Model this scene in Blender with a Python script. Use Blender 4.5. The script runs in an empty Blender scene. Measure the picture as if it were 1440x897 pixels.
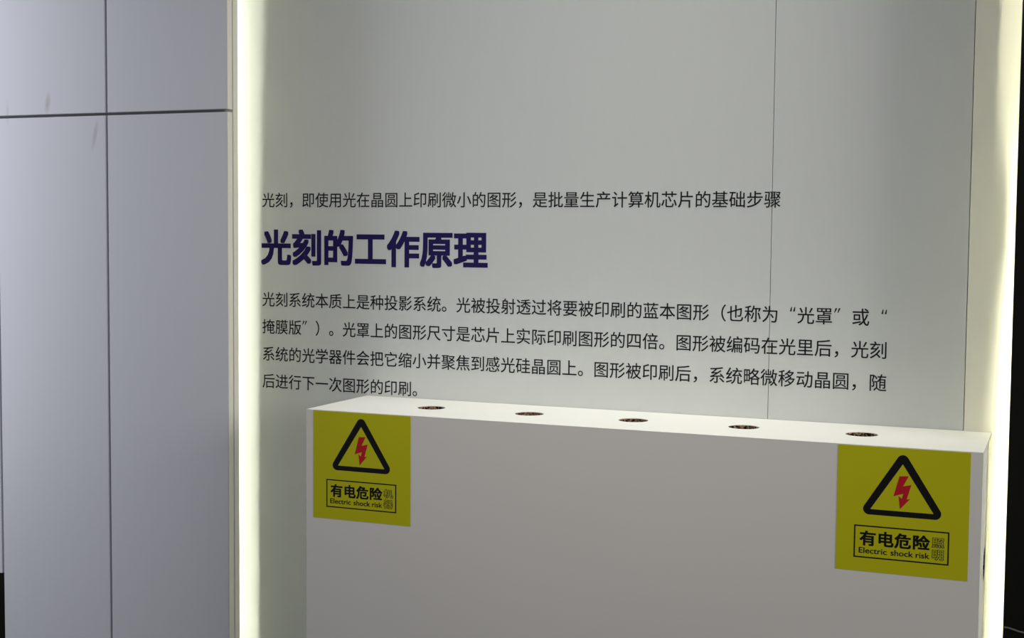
import bpy, bmesh, math, random
from mathutils import Vector, Matrix

sc = bpy.context.scene
col = sc.collection

# ------------------------------------------------------------------ camera
CAM = Vector((0.47827, -1.818, 0.24687))
yaw, pitch, roll = 0.38658, -0.06201, 0.00869
F = Vector((-math.sin(yaw)*math.cos(pitch), math.cos(yaw)*math.cos(pitch), math.sin(pitch)))
R = Vector((math.cos(yaw), math.sin(yaw), 0)); U = R.cross(F)
R2 = R*math.cos(roll) + U*math.sin(roll); U2 = -R*math.sin(roll) + U*math.cos(roll)
cd = bpy.data.cameras.new('camera'); cam = bpy.data.objects.new('camera', cd); col.objects.link(cam)
cd.sensor_fit = 'HORIZONTAL'; cd.sensor_width = 36; cd.lens = 1924.3/1440*36
cd.clip_start = .01
M = Matrix((R2, U2, -F)).transposed().to_4x4(); M.translation = CAM
cam.matrix_world = M
sc.camera = cam

# ------------------------------------------------------------------ world, lights, exposure
w = bpy.data.worlds.new('room_light'); sc.world = w; w.use_nodes = True
bg = w.node_tree.nodes['Background']; bg.inputs[0].default_value = (.95, .96, 1.0, 1); bg.inputs[1].default_value = .205

def area(name, loc, target, sx, sy, power, color, spread=180):
    l = bpy.data.lights.new(name, 'AREA'); l.shape = 'RECTANGLE'; l.size = sx; l.size_y = sy
    l.energy = power; l.color = color; l.spread = math.radians(spread)
    o = bpy.data.objects.new(name, l); col.objects.link(o); o.location = loc
    o.rotation_euler = (Vector(target)-Vector(loc)).to_track_quat('-Z', 'Y').to_euler()
    return o
area('niche_downlight', (-.05, -.085, 1.75), (-.05, -.085, 0), .5, .08, 2.0, (1, 1, .93), 60)
area('daylight_left', (-1.56, -.44, .30), (-1.04, -.1, .14), .35, 1.2, 5.0, (.86, .885, 1.0))
area('fill_light_right', (2.5, -.95, .75), (.2, -.05, .1), .9, .9, 30, (1, .97, .92))  # added fill from the right to brighten the wall's edge bands, no known lamp
l = bpy.data.lights.new('fill_spot_front', 'SPOT'); l.energy = 52; l.color = (1, .97, .92); l.spot_size = math.radians(33); l.spot_blend = 1; l.shadow_soft_size = .25  # added warm spot lifting the wall centre and plinth front, no known fixture
o = bpy.data.objects.new('fill_spot_front', l); col.objects.link(o); o.location = (-.15, -2.3, 1.3)
o.rotation_euler = (Vector((-.08, 0, .27))-o.location).to_track_quat('-Z', 'Y').to_euler()

sc.view_settings.view_transform = 'Standard'; sc.view_settings.look = 'None'
sc.view_settings.exposure = 0.0; sc.view_settings.gamma = 1.0; sc.view_settings.use_curve_mapping = False

# ------------------------------------------------------------------ materials
def mat(name, c, rough=.5, spec=.5, noise=0, nscale=8, emit=None, estr=0, streak=0, metal=0, contrast=False):
    m = bpy.data.materials.new(name); m.use_nodes = True
    nt = m.node_tree; b = nt.nodes['Principled BSDF']
    b.inputs['Roughness'].default_value = rough; b.inputs['Specular IOR Level'].default_value = spec
    b.inputs['Base Color'].default_value = (*c, 1); b.inputs['Metallic'].default_value = metal
    g = nt.nodes.new('ShaderNodeNewGeometry')
    if noise:
        n = nt.nodes.new('ShaderNodeTexNoise'); n.inputs['Scale'].default_value = nscale; n.inputs['Detail'].default_value = 4
        if streak:
            mp = nt.nodes.new('ShaderNodeMapping'); mp.inputs['Scale'].default_value = (streak, streak, .6)
            nt.links.new(g.outputs['Position'], mp.inputs[0]); nt.links.new(mp.outputs[0], n.inputs['Vector'])
        else:
            nt.links.new(g.outputs['Position'], n.inputs['Vector'])
        mx = nt.nodes.new('ShaderNodeMix'); mx.data_type = 'RGBA'
        mx.inputs['A'].default_value = (*[v*(1-noise) for v in c], 1); mx.inputs['B'].default_value = (*[min(1, v*(1+noise)) for v in c], 1)
        fac = n.outputs['Fac']
        if contrast:
            mr = nt.nodes.new('ShaderNodeMapRange'); mr.inputs[1].default_value = .42; mr.inputs[2].default_value = .62
            nt.links.new(fac, mr.inputs[0]); fac = mr.outputs[0]
        nt.links.new(fac, mx.inputs['Factor']); nt.links.new(mx.outputs['Result'], b.inputs['Base Color'])
        bp = nt.nodes.new('ShaderNodeBump'); bp.inputs['Strength'].default_value = .15; bp.inputs['Distance'].default_value = .0006
        nt.links.new(n.outputs['Fac'], bp.inputs['Height']); nt.links.new(bp.outputs[0], b.inputs['Normal'])
    if emit:
        b.inputs['Emission Color'].default_value = (*emit, 1); b.inputs['Emission Strength'].default_value = estr
    return m

film = mat('grey_white_print_film', (.635, .655, .635), .55, .3, .02, 30, streak=3)
paint = mat('warm_white_wall_paint', (.85, .83, .73), .7, .3, .02, 20)
dark = mat('dark_gap', (.30, .30, .31), .8, .2)
black_gloss = mat('black_gloss_panel', (.004, .0038, .002), .3, .18, .3, 3)
floor_m = mat('dark_grey_floor', (.10, .10, .105), .45, .4, .15, 6)
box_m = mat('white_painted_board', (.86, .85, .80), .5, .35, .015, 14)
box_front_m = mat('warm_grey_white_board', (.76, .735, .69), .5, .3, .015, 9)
mdf = mat('raw_brown_board_core', (.20, .13, .085), .9, .1, .95, 330, contrast=True)
lamp_house = mat('anodised_channel', (.10, .10, .10), .5, .3)
lip_m = bpy.data.materials.new('milky_plastic'); lip_m.use_nodes = True
_n = lip_m.node_tree; _n.nodes.remove(_n.nodes['Principled BSDF'])
_t = _n.nodes.new('ShaderNodeBsdfTranslucent'); _t.inputs[0].default_value = (.8, .8, .74, 1)
_d = _n.nodes.new('ShaderNodeBsdfDiffuse'); _d.inputs[0].default_value = (.8, .8, .75, 1)
_m = _n.nodes.new('ShaderNodeMixShader'); _m.inputs[0].default_value = .35
_n.links.new(_t.outputs[0], _m.inputs[1]); _n.links.new(_d.outputs[0], _m.inputs[2]); _n.links.new(_m.outputs[0], _n.nodes['Material Output'].inputs[0])
vinyl = mat('black_vinyl_letter', (.008, .008, .010), .6, .2)
navy = mat('navy_vinyl_letter', (.012, .005, .085), .6, .2)
yel = mat('yellow_sticker_film', (.54, .52, .001), .45, .3, .02, 20)
blk_ink = mat('black_ink', (.006, .006, .007), .6, .15)
red_ink = mat('red_ink', (.50, .006, .015), .5, .3)
grey_ink = mat('grey_outline_ink', (.07, .07, .02), .5, .3)
trim_m = mat('edge_band_lit_cream', (.82, .80, .70), .5, .3)  # lighter cream than the panels: spill of the strip light put into the colour
reflection_m = mat('grey_reflection_tone', (.10, .10, .09), .5, .4)
led_m = mat('led_diffuser_left', (.9, .9, .9), .5, .3, emit=(1, 1, .80), estr=30)
led_r = mat('led_diffuser_right', (.9, .9, .9), .5, .3, emit=(1, 1, .74), estr=30)

# laminate of the left wall panels with two faint brown scuffs
lam = mat('cool_white_laminate', (.66, .67, .70), .42, .35, .015, 22, streak=4)
nt = lam.node_tree; b = nt.nodes['Principled BSDF']
src = b.inputs['Base Color'].links[0].from_socket
geo = [n for n in nt.nodes if n.type == 'NEW_GEOMETRY'][0]
for (sx, sz, ang, a, bb, stren) in ((-1.0063, .4443, .15, .0060, .018, .5), (-.916, .393, .22, .0045, .026, .42), (-1.086, .432, 0, .004, .02, .25)):
    mp = nt.nodes.new('ShaderNodeMapping'); mp.vector_type = 'TEXTURE'
    mp.inputs['Location'].default_value = (sx, -.1, sz); mp.inputs['Rotation'].default_value = (0, ang, 0); mp.inputs['Scale'].default_value = (a, 1, bb)
    nt.links.new(geo.outputs['Position'], mp.inputs[0])
    ln = nt.nodes.new('ShaderNodeVectorMath'); ln.operation = 'LENGTH'; nt.links.new(mp.outputs[0], ln.inputs[0])
    mr = nt.nodes.new('ShaderNodeMapRange'); mr.inputs[1].default_value = .3; mr.inputs[2].default_value = 1.1
    mr.inputs[3].default_value = stren; mr.inputs[4].default_value = 0; nt.links.new(ln.outputs['Value'], mr.inputs[0])
    mx = nt.nodes.new('ShaderNodeMix'); mx.data_type = 'RGBA'; mx.inputs['B'].default_value = (.36, .33, .30, 1)
    nt.links.new(mr.outputs[0], mx.inputs['Factor']); nt.links.new(src, mx.inputs['A']); src = mx.outputs['Result']
nt.links.new(src, b.inputs['Base Color'])

# ------------------------------------------------------------------ helpers
def put(name, me, m, parent=None):
    o = bpy.data.objects.new(name, me); col.objects.link(o)
    if m and not me.materials: me.materials.append(m)
    if parent: o.parent = parent
    return o
def tag(o, label=None, cat=None, group=None, kind=None):
    for k, v in (('label', label), ('category', cat), ('group', group), ('kind', kind)):
        if v: o[k] = v
    return o
def slab(name, x0, x1, y0, y1, z0, z1, m, parent=None, bev=.0006):
    bm = bmesh.new(); bmesh.ops.create_cube(bm, size=1)
    for v in bm.verts:
        v.co = Vector(((x0+x1)/2+v.co.x*(x1-x0), (y0+y1)/2+v.co.y*(y1-y0), (z0+z1)/2+v.co.z*(z1-z0)))
    if bev: bmesh.ops.bevel(bm, geom=list(bm.edges), offset=bev, segments=2, affect='EDGES', profile=.5)
    me = bpy.data.meshes.new(name); bm.to_mesh(me); bm.free()
    return put(name, me, m, parent)
def plate(name, loops, mtx, t, m, parent=None):
    """flat outline (outer loop, then holes) with its face at local z=0 and t thick, placed by mtx"""
    cu = bpy.data.curves.new('c', 'CURVE'); cu.dimensions = '2D'; cu.fill_mode = 'BOTH'; cu.extrude = t/2
    for lp in loops:
        s = cu.splines.new('POLY'); s.points.add(len(lp)-1); s.use_cyclic_u = True
        for p, (x, z) in zip(s.points, lp): p.co = (x, z, 0, 1)
    o = bpy.data.objects.new('c', cu); col.objects.link(o); bpy.context.view_layer.update()
    me = bpy.data.meshes.new_from_object(o.evaluated_get(bpy.context.evaluated_depsgraph_get()))
    me.transform(mtx @ Matrix.Translation((0, 0, -t/2)))
    bpy.data.objects.remove(o); bpy.data.curves.remove(cu)
    me.materials.clear(); me.name = name
    return put(name, me, m, parent)
def axes(X, Y, Z, loc): 
    m_ = Matrix((X, Y, Z)).transposed().to_4x4(); m_.translation = loc; return m_
def circle(cx, cz, r, n=40): return [(cx+r*math.cos(2*math.pi*i/n), cz+r*math.sin(2*math.pi*i/n)) for i in range(n)]

_g = {}
def glyph(ch, off=0.0, t=.02):
    k = (ch, off)
    if k not in _g and ch in '\u201c\u201d':      # slanted wedge quotation marks
        V, Fc = [], []
        for x in (.06, .24):
            a, b_ = (.035, .085) if ch == '\u201c' else (.085, .035)      # width at the bottom / top is swapped
            q = [(x, .58), (x+(b_ if ch == '\u201c' else b_), .58), (x+.07+(a if ch == '\u201c' else a), .82), (x+.07, .82)]
            n = len(V); V += [(u, v, .01) for u, v in q]+[(u, v, -.01) for u, v in q]
            Fc += [(n, n+1, n+2, n+3), (n+7, n+6, n+5, n+4)]+[(n+i, n+4+i, n+4+(i+1) % 4, n+(i+1) % 4) for i in range(4)]
        _g[k] = (V, Fc)
    if k not in _g:
        cu = bpy.data.curves.new('t', 'FONT'); cu.body = ch; cu.size = 1; cu.offset = off; cu.resolution_u = 4; cu.extrude = t/2
        o = bpy.data.objects.new('t', cu); col.objects.link(o); bpy.context.view_layer.update()
        me = bpy.data.meshes.new_from_object(o.evaluated_get(bpy.context.evaluated_depsgraph_get()))
        _g[k] = ([tuple(v.co) for v in me.vertices], [tuple(p.vertices) for p in me.polygons])
        bpy.data.objects.remove(o); bpy.data.curves.remove(cu); bpy.data.meshes.remove(me)
    return _g[k]
def letters(name, items, y_back, m, parent=None, off=0.0, bold=0.0, thick=.00006, shear=0):
    """items: (char, x of the cell's left edge, baseline z, size in x, size in z)"""
    V, Fc = [], []
    shifts = [(0, 0)] if not bold else [(bold*a, bold*c) for a in (-1, 0, 1) for c in (-.9, 0, .9)]
    for ch, x, z, ex, ez in items:
        gv, gf = glyph(ch, off)
        for k, (dx, dz) in enumerate(shifts):      # every pass of the pen a few microns deeper, so no two faces coincide
            n = len(V)
            V += [(x+(a+dx)*ex, y_back-(c/.02+.5)*thick-k*3e-6, z+(b_+dz)*ez) for a, b_, c in gv]
            Fc += [tuple(n+i for i in f) for f in gf]
    me = bpy.data.meshes.new(name); me.from_pydata(V, [], Fc); me.update()
    return put(name, me, m, parent)
def row(text, x0, zc, e, ez=None):
    ez = ez or e
    out = []
    for i, ch in enumerate(text):
        if ch == ' ': continue
        x = x0+i*e; s = 1.0
        if ch == '\u201c': x += .55*e
        if 0: out.append((ch, x+.02*e, zc-.33*ez, e, ez)); continue
        out.append((ch, x, zc-.382*ez, e, ez))
    return out

# ------------------------------------------------------------------ structure
TOP, FLOOR = 1.35, -1.10
fl = slab('floor', -3, 3, -3.2, .12, FLOOR-.05, FLOOR, floor_m, bev=0); tag(fl, kind='structure')
wb = slab('wall_back', -1.45, 1.2, .012, .06, FLOOR, TOP, dark, bev=0); tag(wb, kind='structure'); wb.data.materials[0] = mat('grey_plaster', (.3, .3, .29), .8, .2)
slab('panel', -.90, .1091, 0, .012, FLOOR, TOP, film, wb, .0004)
slab('panel', .1098, .3590, 0, .012, FLOOR, TOP, film, wb, .0004)
slab('panel', .3598, 1.1, 0, .012, FLOOR, TOP, paint, wb, .0006)

YF, YM, YB = -.100, -.087, -.072
wl = slab('wall_left', -1.60, -.690, -.0865, YB, FLOOR, TOP, dark, bev=0); tag(wl, kind='structure')
g = .0022
jx, jz, ex = -.8942, .4248, -.6764
for x0, x1 in ((jx+g, ex), (-1.1085+g, jx-g)):
    slab('panel', x0, x1, YF, YM, jz+g, TOP, lam, wl, .0008)
    slab('panel', x0, x1, YF, YM, FLOOR, jz-g, lam, wl, .0008)
slab('panel', -1.6, -1.1085-g, YF, YM, jz+g, TOP, lam, wl, .0008)
slab('panel', -1.6, -1.1085-g, YF, YM, -.3095, jz-g, lam, wl, .0008)
tag(slab('panel', -1.6, -1.1095, YF+.004, YM, FLOOR, -.3095, black_gloss, wl, .0008), 'black sheet standing in for the dark recess at the lower far left')  # black sheet in place of the darkness in the recess below the panel
tag(slab('edge_trim', -.6900, ex+.0006, YM+.0026, YB, FLOOR, TOP, trim_m, wl, .0006), 'cream edge band of the wall beside the light')
for z0, z1 in ((jz+g, TOP), (FLOOR, jz-g)):
    tag(slab('edge_trim', ex+.0001, ex+.0009, YF+.0004, YM-.0004, z0, z1, trim_m, wl, 0), 'cream edge band of the wall beside the light')

wr = slab('wall_right', .4175, 1.3, YF, YB, FLOOR, TOP, black_gloss, bev=.001); tag(wr, kind='structure')

# ------------------------------------------------------------------ light strips in the coves
def strip(name, xs, width, lipx, side, m, label):
    """xs: list of (z, x, y) of the tape; side +1: the tape lies on the +x side of the lip"""
    e = bpy.data.objects.new('led_strip', None); col.objects.link(e); e.location = (lipx, YB, FLOOR)
    tag(e, label, 'light strip', 'strip lights behind the wall edges')
    V, Fc = [], []
    for z, x, y in xs:
        V += [(x-width/2, y, z), (x+width/2, y, z), (x+width/2, y-.003, z), (x-width/2, y-.003, z)]
    for i in range(len(xs)-1):
        for j in range(4):
            a, b_ = i*4+j, i*4+(j+1) % 4
            Fc.append((a, b_, b_+4, a+4))
    n = len(V); Fc += [(3, 2, 1, 0), (n-4, n-3, n-2, n-1)]
    inv = Matrix.Translation(-e.location)
    me = bpy.data.meshes.new('diffuser'); me.from_pydata(V, [], Fc); me.transform(inv); me.update()
    bm = bmesh.new(); bm.from_mesh(me); bmesh.ops.recalc_face_normals(bm, faces=bm.faces); bm.to_mesh(me); bm.free()
    put('diffuser', me, m, e)
    ch = slab('lip', min(lipx, lipx+side*.0015), max(lipx, lipx+side*.0015), YB, -.022, FLOOR+.002, TOP-.01, lip_m, e, 0)
    ch.data.transform(inv)
    far = lipx+side*.058
    bk = slab('channel_back', min(lipx, far), max(lipx, far), YB, YB+.004, FLOOR+.002, TOP-.01, lamp_house, e, 0)
    bk.data.transform(inv)
    # clips carrying the tape on the channel
    for zc in (-.9, -.5, -.1, .3, .7, 1.1):
        for (za, xa, ya), (zb, xb, yb) in zip(xs, xs[1:]):
            if za <= zc <= zb:
                q = (zc-za)/(zb-za); x = xa+q*(xb-xa); y = ya+q*(yb-ya)
        c = slab('clip', x-.002, x+.002, YB+.004, y-.0035, zc-.004, zc+.004, lamp_house, e, 0)
        c.data.transform(inv)
    return e
strip('l', [(FLOOR+.03, -.7545, -.0513), (-.39, -.7545, -.0513), (0, -.7545, -.0504), (.15, -.7549, -.049), (.28, -.7543, -.0464), (.40, -.7550, -.0447), (.48, -.7538, -.043), (.6, -.7545, -.0407), (TOP-.03, -.7545, -.0400)],
      .007, -.7145, -1, led_m, 'glowing white strip light hidden behind the edge of the grey panelled wall at left')
strip('r', [(FLOOR+.03, .4305, -.0277), (-.1, .4305, -.0277), (.02, .4305, -.0285), (.15, .4305, -.0304), (.21, .4305, -.0340), (.27, .4305, -.0365), (.33, .4335, -.0385), (.41, .4600, -.0470), (.55, .4690, -.0560), (TOP-.03, .4690, -.0560)],
      .005, .4185, 1, led_r, 'glowing warm white strip light hidden behind the black wall edge at right')

# ------------------------------------------------------------------ lettering on the wall
TX, E_, LS = -.68081, .02361, .04233
EZ = .0240
t = letters('wall_lettering', row('光刻，即使用光在晶圆上印刷微小的图形，是批量生产计算机芯片的基础步骤', TX, .29588, E_, EZ), -.0001, vinyl, bold=.0055)
tag(t, 'single line of small black Chinese lettering above the navy heading', 'lettering', 'lettering on the niche wall')
t = letters('wall_lettering', row('光刻的工作原理', -.6825, .2235, .0546, .0560), -.0001, navy, off=0, bold=.032)
tag(t, 'large bold navy Chinese heading on the white wall', 'lettering', 'lettering on the niche wall')
par = bpy.data.objects.new('wall_lettering', None); col.objects.link(par); par.location = (0, 0, 0)
tag(par, 'four-line paragraph of small black Chinese lettering below the navy heading', 'lettering', 'lettering on the niche wall')
for k, s in enumerate(('光刻系统本质上是种投影系统。光被投射透过将要被印刷的蓝本图形（也称为“光罩”或“',
                       '掩膜版”）。光罩上的图形尺寸是芯片上实际印刷图形的四倍。图形被编码在光里后，光刻',
                       '系统的光学器件会把它缩小并聚焦到感光硅晶圆上。图形被印刷后，系统略微移动晶圆，随',
                       '后进行下一次图形的印刷。')):
    letters('text_line', row(s, TX, .143-k*LS, E_, EZ), -.0001, vinyl, par, bold=.0055)

# ------------------------------------------------------------------ the white box with round openings
BX0, BX1, BZ, YBX, T = -.4965, .3935, .0022, -.1776, .018
box = bpy.data.objects.new('display_plinth', None); col.objects.link(box); box.location = ((BX0+BX1)/2, YBX/2, FLOOR)
tag(box, 'white boxed plinth against the wall with five round openings in its top', 'plinth')
ib = Matrix.Translation(-box.location)
def bpart(o): o.data.transform(ib); o.parent = box; return o
holes = [-.34696+i*.14801 for i in range(5)]
HY, HR = -.0888, .0198
EPS = .0001
def mitre(me, axis, val, inner, test):
    for v in me.vertices:
        if test(v.co) and abs(v.co[axis]-val) < 1e-5: v.co[axis] = inner
top = plate('top_panel', [[(BX0, YBX), (BX1, YBX), (BX1, -.0006), (BX0, -.0006)]] + [circle(x, HY, HR) for x in holes],
            Matrix.Translation((0, 0, BZ)), T, box_m)
low = lambda c: c.z < BZ-T/2
mitre(top.data, 1, YBX, YBX+T+EPS, low); mitre(top.data, 0, BX0, BX0+T+EPS, low); mitre(top.data, 0, BX1, BX1-T-EPS, low)
bpart(top)
H = BZ-EPS*1.5
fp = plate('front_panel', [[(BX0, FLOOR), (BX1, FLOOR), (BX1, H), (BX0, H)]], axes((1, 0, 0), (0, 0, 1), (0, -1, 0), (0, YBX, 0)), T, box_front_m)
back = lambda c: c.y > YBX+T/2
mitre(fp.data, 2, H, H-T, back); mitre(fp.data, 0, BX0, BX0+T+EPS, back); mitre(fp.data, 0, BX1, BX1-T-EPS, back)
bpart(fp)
SZ = -.146
for sx in (-1, 1):
    X = BX1 if sx > 0 else BX0
    lp = [[(YBX+EPS, FLOOR), (-.0006, FLOOR), (-.0006, H), (YBX+EPS, H)]]
    if sx > 0: lp.append(circle(-.0895, SZ, .0215))
    sp = plate('side_panel', lp, axes((0, 1, 0), (0, 0, 1), (1, 0, 0), (X if sx > 0 else X+T, 0, 0)), T, box_m)
    inner = (lambda c: c.x < X-T/2) if sx > 0 else (lambda c: c.x > X+T/2)
    mitre(sp.data, 2, H, H-T, inner); mitre(sp.data, 1, YBX+EPS, YBX+T+EPS, inner)
    bpart(sp)
def ring(name, mtx, r, depth, parent):
    """raw cut wall of an opening: a thin sleeve inside the hole with a ragged lip"""
    V, Fc = [], []; n = 40; rnd = random.Random(4)
    for i in range(n):
        a = 2*math.pi*i/n; c, s_ = math.cos(a), math.sin(a); rr = r-.0001; ri = r-.0007-rnd.random()*.0006
        V += [(c*rr, s_*rr, -.0006), (c*ri, s_*ri, -.0010-rnd.random()*.0008), (c*ri, s_*ri, -depth), (c*rr, s_*rr, -depth)]
    for i in range(n):
        for j in range(4):
            a, b_ = i*4+j, i*4+(j+1) % 4; a2, b2 = ((i+1) % n)*4+j, ((i+1) % n)*4+(j+1) % 4
            Fc.append((a, b_, b2, a2))
    me = bpy.data.meshes.new(name); me.from_pydata(V, [], Fc); me.transform(ib @ mtx); me.update()
    return put(name, me, mdf, parent)
for x in holes: ring('hole_rim', Matrix.Translation((x, HY, BZ)), HR, T, box)
ring('hole_rim', axes((0, 1, 0), (0, 0, 1), (1, 0, 0), (BX1, -.0895, SZ)), .0215, T, box)

# ------------------------------------------------------------------ warning stickers
W_ = .15
bolt = [(.476, .220), (.545, .215), (.505, .297), (.567, .282), (.534, .398), (.560, .393), (.485, .478), (.472, .376), (.497, .396), (.508, .355), (.434, .381)]
def tri(inset_pts, r, n=8):
    out = []
    k = len(inset_pts)
    for i in range(k):
        p0, p, p1 = Vector(inset_pts[i-1]), Vector(inset_pts[i]), Vector(inset_pts[(i+1) % k])
        d0, d1 = (p0-p).normalized(), (p1-p).normalized(); h = math.acos(max(-1, min(1, d0.dot(d1))))/2
        c = p+(d0+d1).normalized()*(r/math.sin(h)); t0 = p+d0*(r/math.tan(h)); t1 = p+d1*(r/math.tan(h))
        a0 = math.atan2((t0-c).y, (t0-c).x); a1 = math.atan2((t1-c).y, (t1-c).x); da = (a1-a0+math.pi) % (2*math.pi)-math.pi
        out += [tuple(c+r*Vector((math.cos(a0+da*q/n), math.sin(a0+da*q/n)))) for q in range(n+1)]
    return out
def sticker(x0, second, label):
    e = bpy.data.objects.new('warning_sticker', None); col.objects.link(e)
    z0 = BZ-.0010; e.location = (x0+W_/2, YBX, z0-W_)
    tag(e, label, 'warning sticker', 'yellow electric shock stickers on the plinth')
    A = lambda y: Matrix.Translation(-e.location) @ axes((1, 0, 0), (0, 0, 1), (0, -1, 0), (x0, y, z0))
    P = lambda pts: [(a*W_, -b_*W_) for a, b_ in pts]
    y1 = YBX-.0004
    plate('sheet', [P([(0, 0), (1, 0), (1, .996), (0, .996)])], A(y1), .00035, yel, e)
    yi = y1-.00012
    plate('triangle', [tri(P([(.4995, .013), (.168, .5395), (.831, .5395)])[::1], .0068), tri(P([(.499, .124), (.259, .496), (.739, .496)]), .0004, 2)], A(yi), .0001, blk_ink, e)
    plate('lightning_bolt', [P(bolt)], A(yi), .0001, red_ink, e)
    q = .0105
    plate('text_frame', [P([(.139, .628), (.859, .628), (.859, .888), (.139, .888)]), P([(.139+q, .628+q), (.859-q, .628+q), (.859-q, .888-q), (.139+q, .888-q)])], A(yi), .0001, blk_ink, e)
    def L(name, items, m, off=0, bold=0):
        o = letters(name, items, 0, m, e, off=off, bold=bold, thick=.0001)
        o.data.transform(Matrix.Translation(-e.location+Vector((x0, YBX-.0004-.00002 if m is not yel else YBX-.0004-.00014, z0)))); return o
    G = lambda ch, a0, a1, b0, b1: (ch, (a0-.045*(a1-a0))*W_, -(b1-.055*(b1-b0))*W_, (a1-a0)*1.09*W_, (b1-b0)*1.06*W_)
    L('chinese_text', [G('有', .187, .306, .667, .783), G('电', .322, .440, .664, .782), G('危', .455, .572, .666, .782), G('险', .588, .710, .667, .780)], blk_ink, bold=.03)
    # Latin line: set word by word, each fitted to its width
    def word(t, a0, a1):
        gv = glyph(t)[0]; x0_ = min(v[0] for v in gv); x1_ = max(v[0] for v in gv); k = (a1-a0)/(x1_-x0_)
        return [(t, (a0-x0_*k)*W_, -.849*W_, k*W_, .064*W_)]
    L('english_text', word('Electric', .180, .393)+word('shock', .424, .592)+word('risk', .614, .714), blk_ink, bold=.012)
    two = [G(second[0], .735, .820, .675, .752), G(second[1], .735, .820, .768, .848)]
    L('outlined_text', two, grey_ink, bold=.055)
    L('outlined_text_fill', two, yel, off=-.004)
    return e
sticker(-.48505, '机器', 'yellow electric shock warning sticker near the left end of the white plinth front')
sticker(.23022, '照明', 'yellow electric shock warning sticker near the right end of the white plinth front')

# ------------------------------------------------------------------ thin grey tube drawing a faint reflection across the black wall
pts = [(.4190, -.2175), (.4240, -.2178), (.4293, -.2190), (.4350, -.2207), (.4413, -.2216), (.50, -.226), (.60, -.222), (.72, -.20)]
V, Fc = [], []
for i, (x, z) in enumerate(pts):
    for k in range(8):
        a = k*math.pi/4; V.append((x, YF-.0017+.0011*math.cos(a), z+.0011*math.sin(a)))
for i in range(len(pts)-1):
    for k in range(8): Fc.append((i*8+k, i*8+(k+1) % 8, i*8+8+(k+1) % 8, i*8+8+k))
me = bpy.data.meshes.new('reflection_line'); me.from_pydata(V, [], Fc); me.update()
tag(put('reflection_line', me, reflection_m), 'thin grey line drawn for a faint reflection on the black wall at bottom right', 'reflection_line')
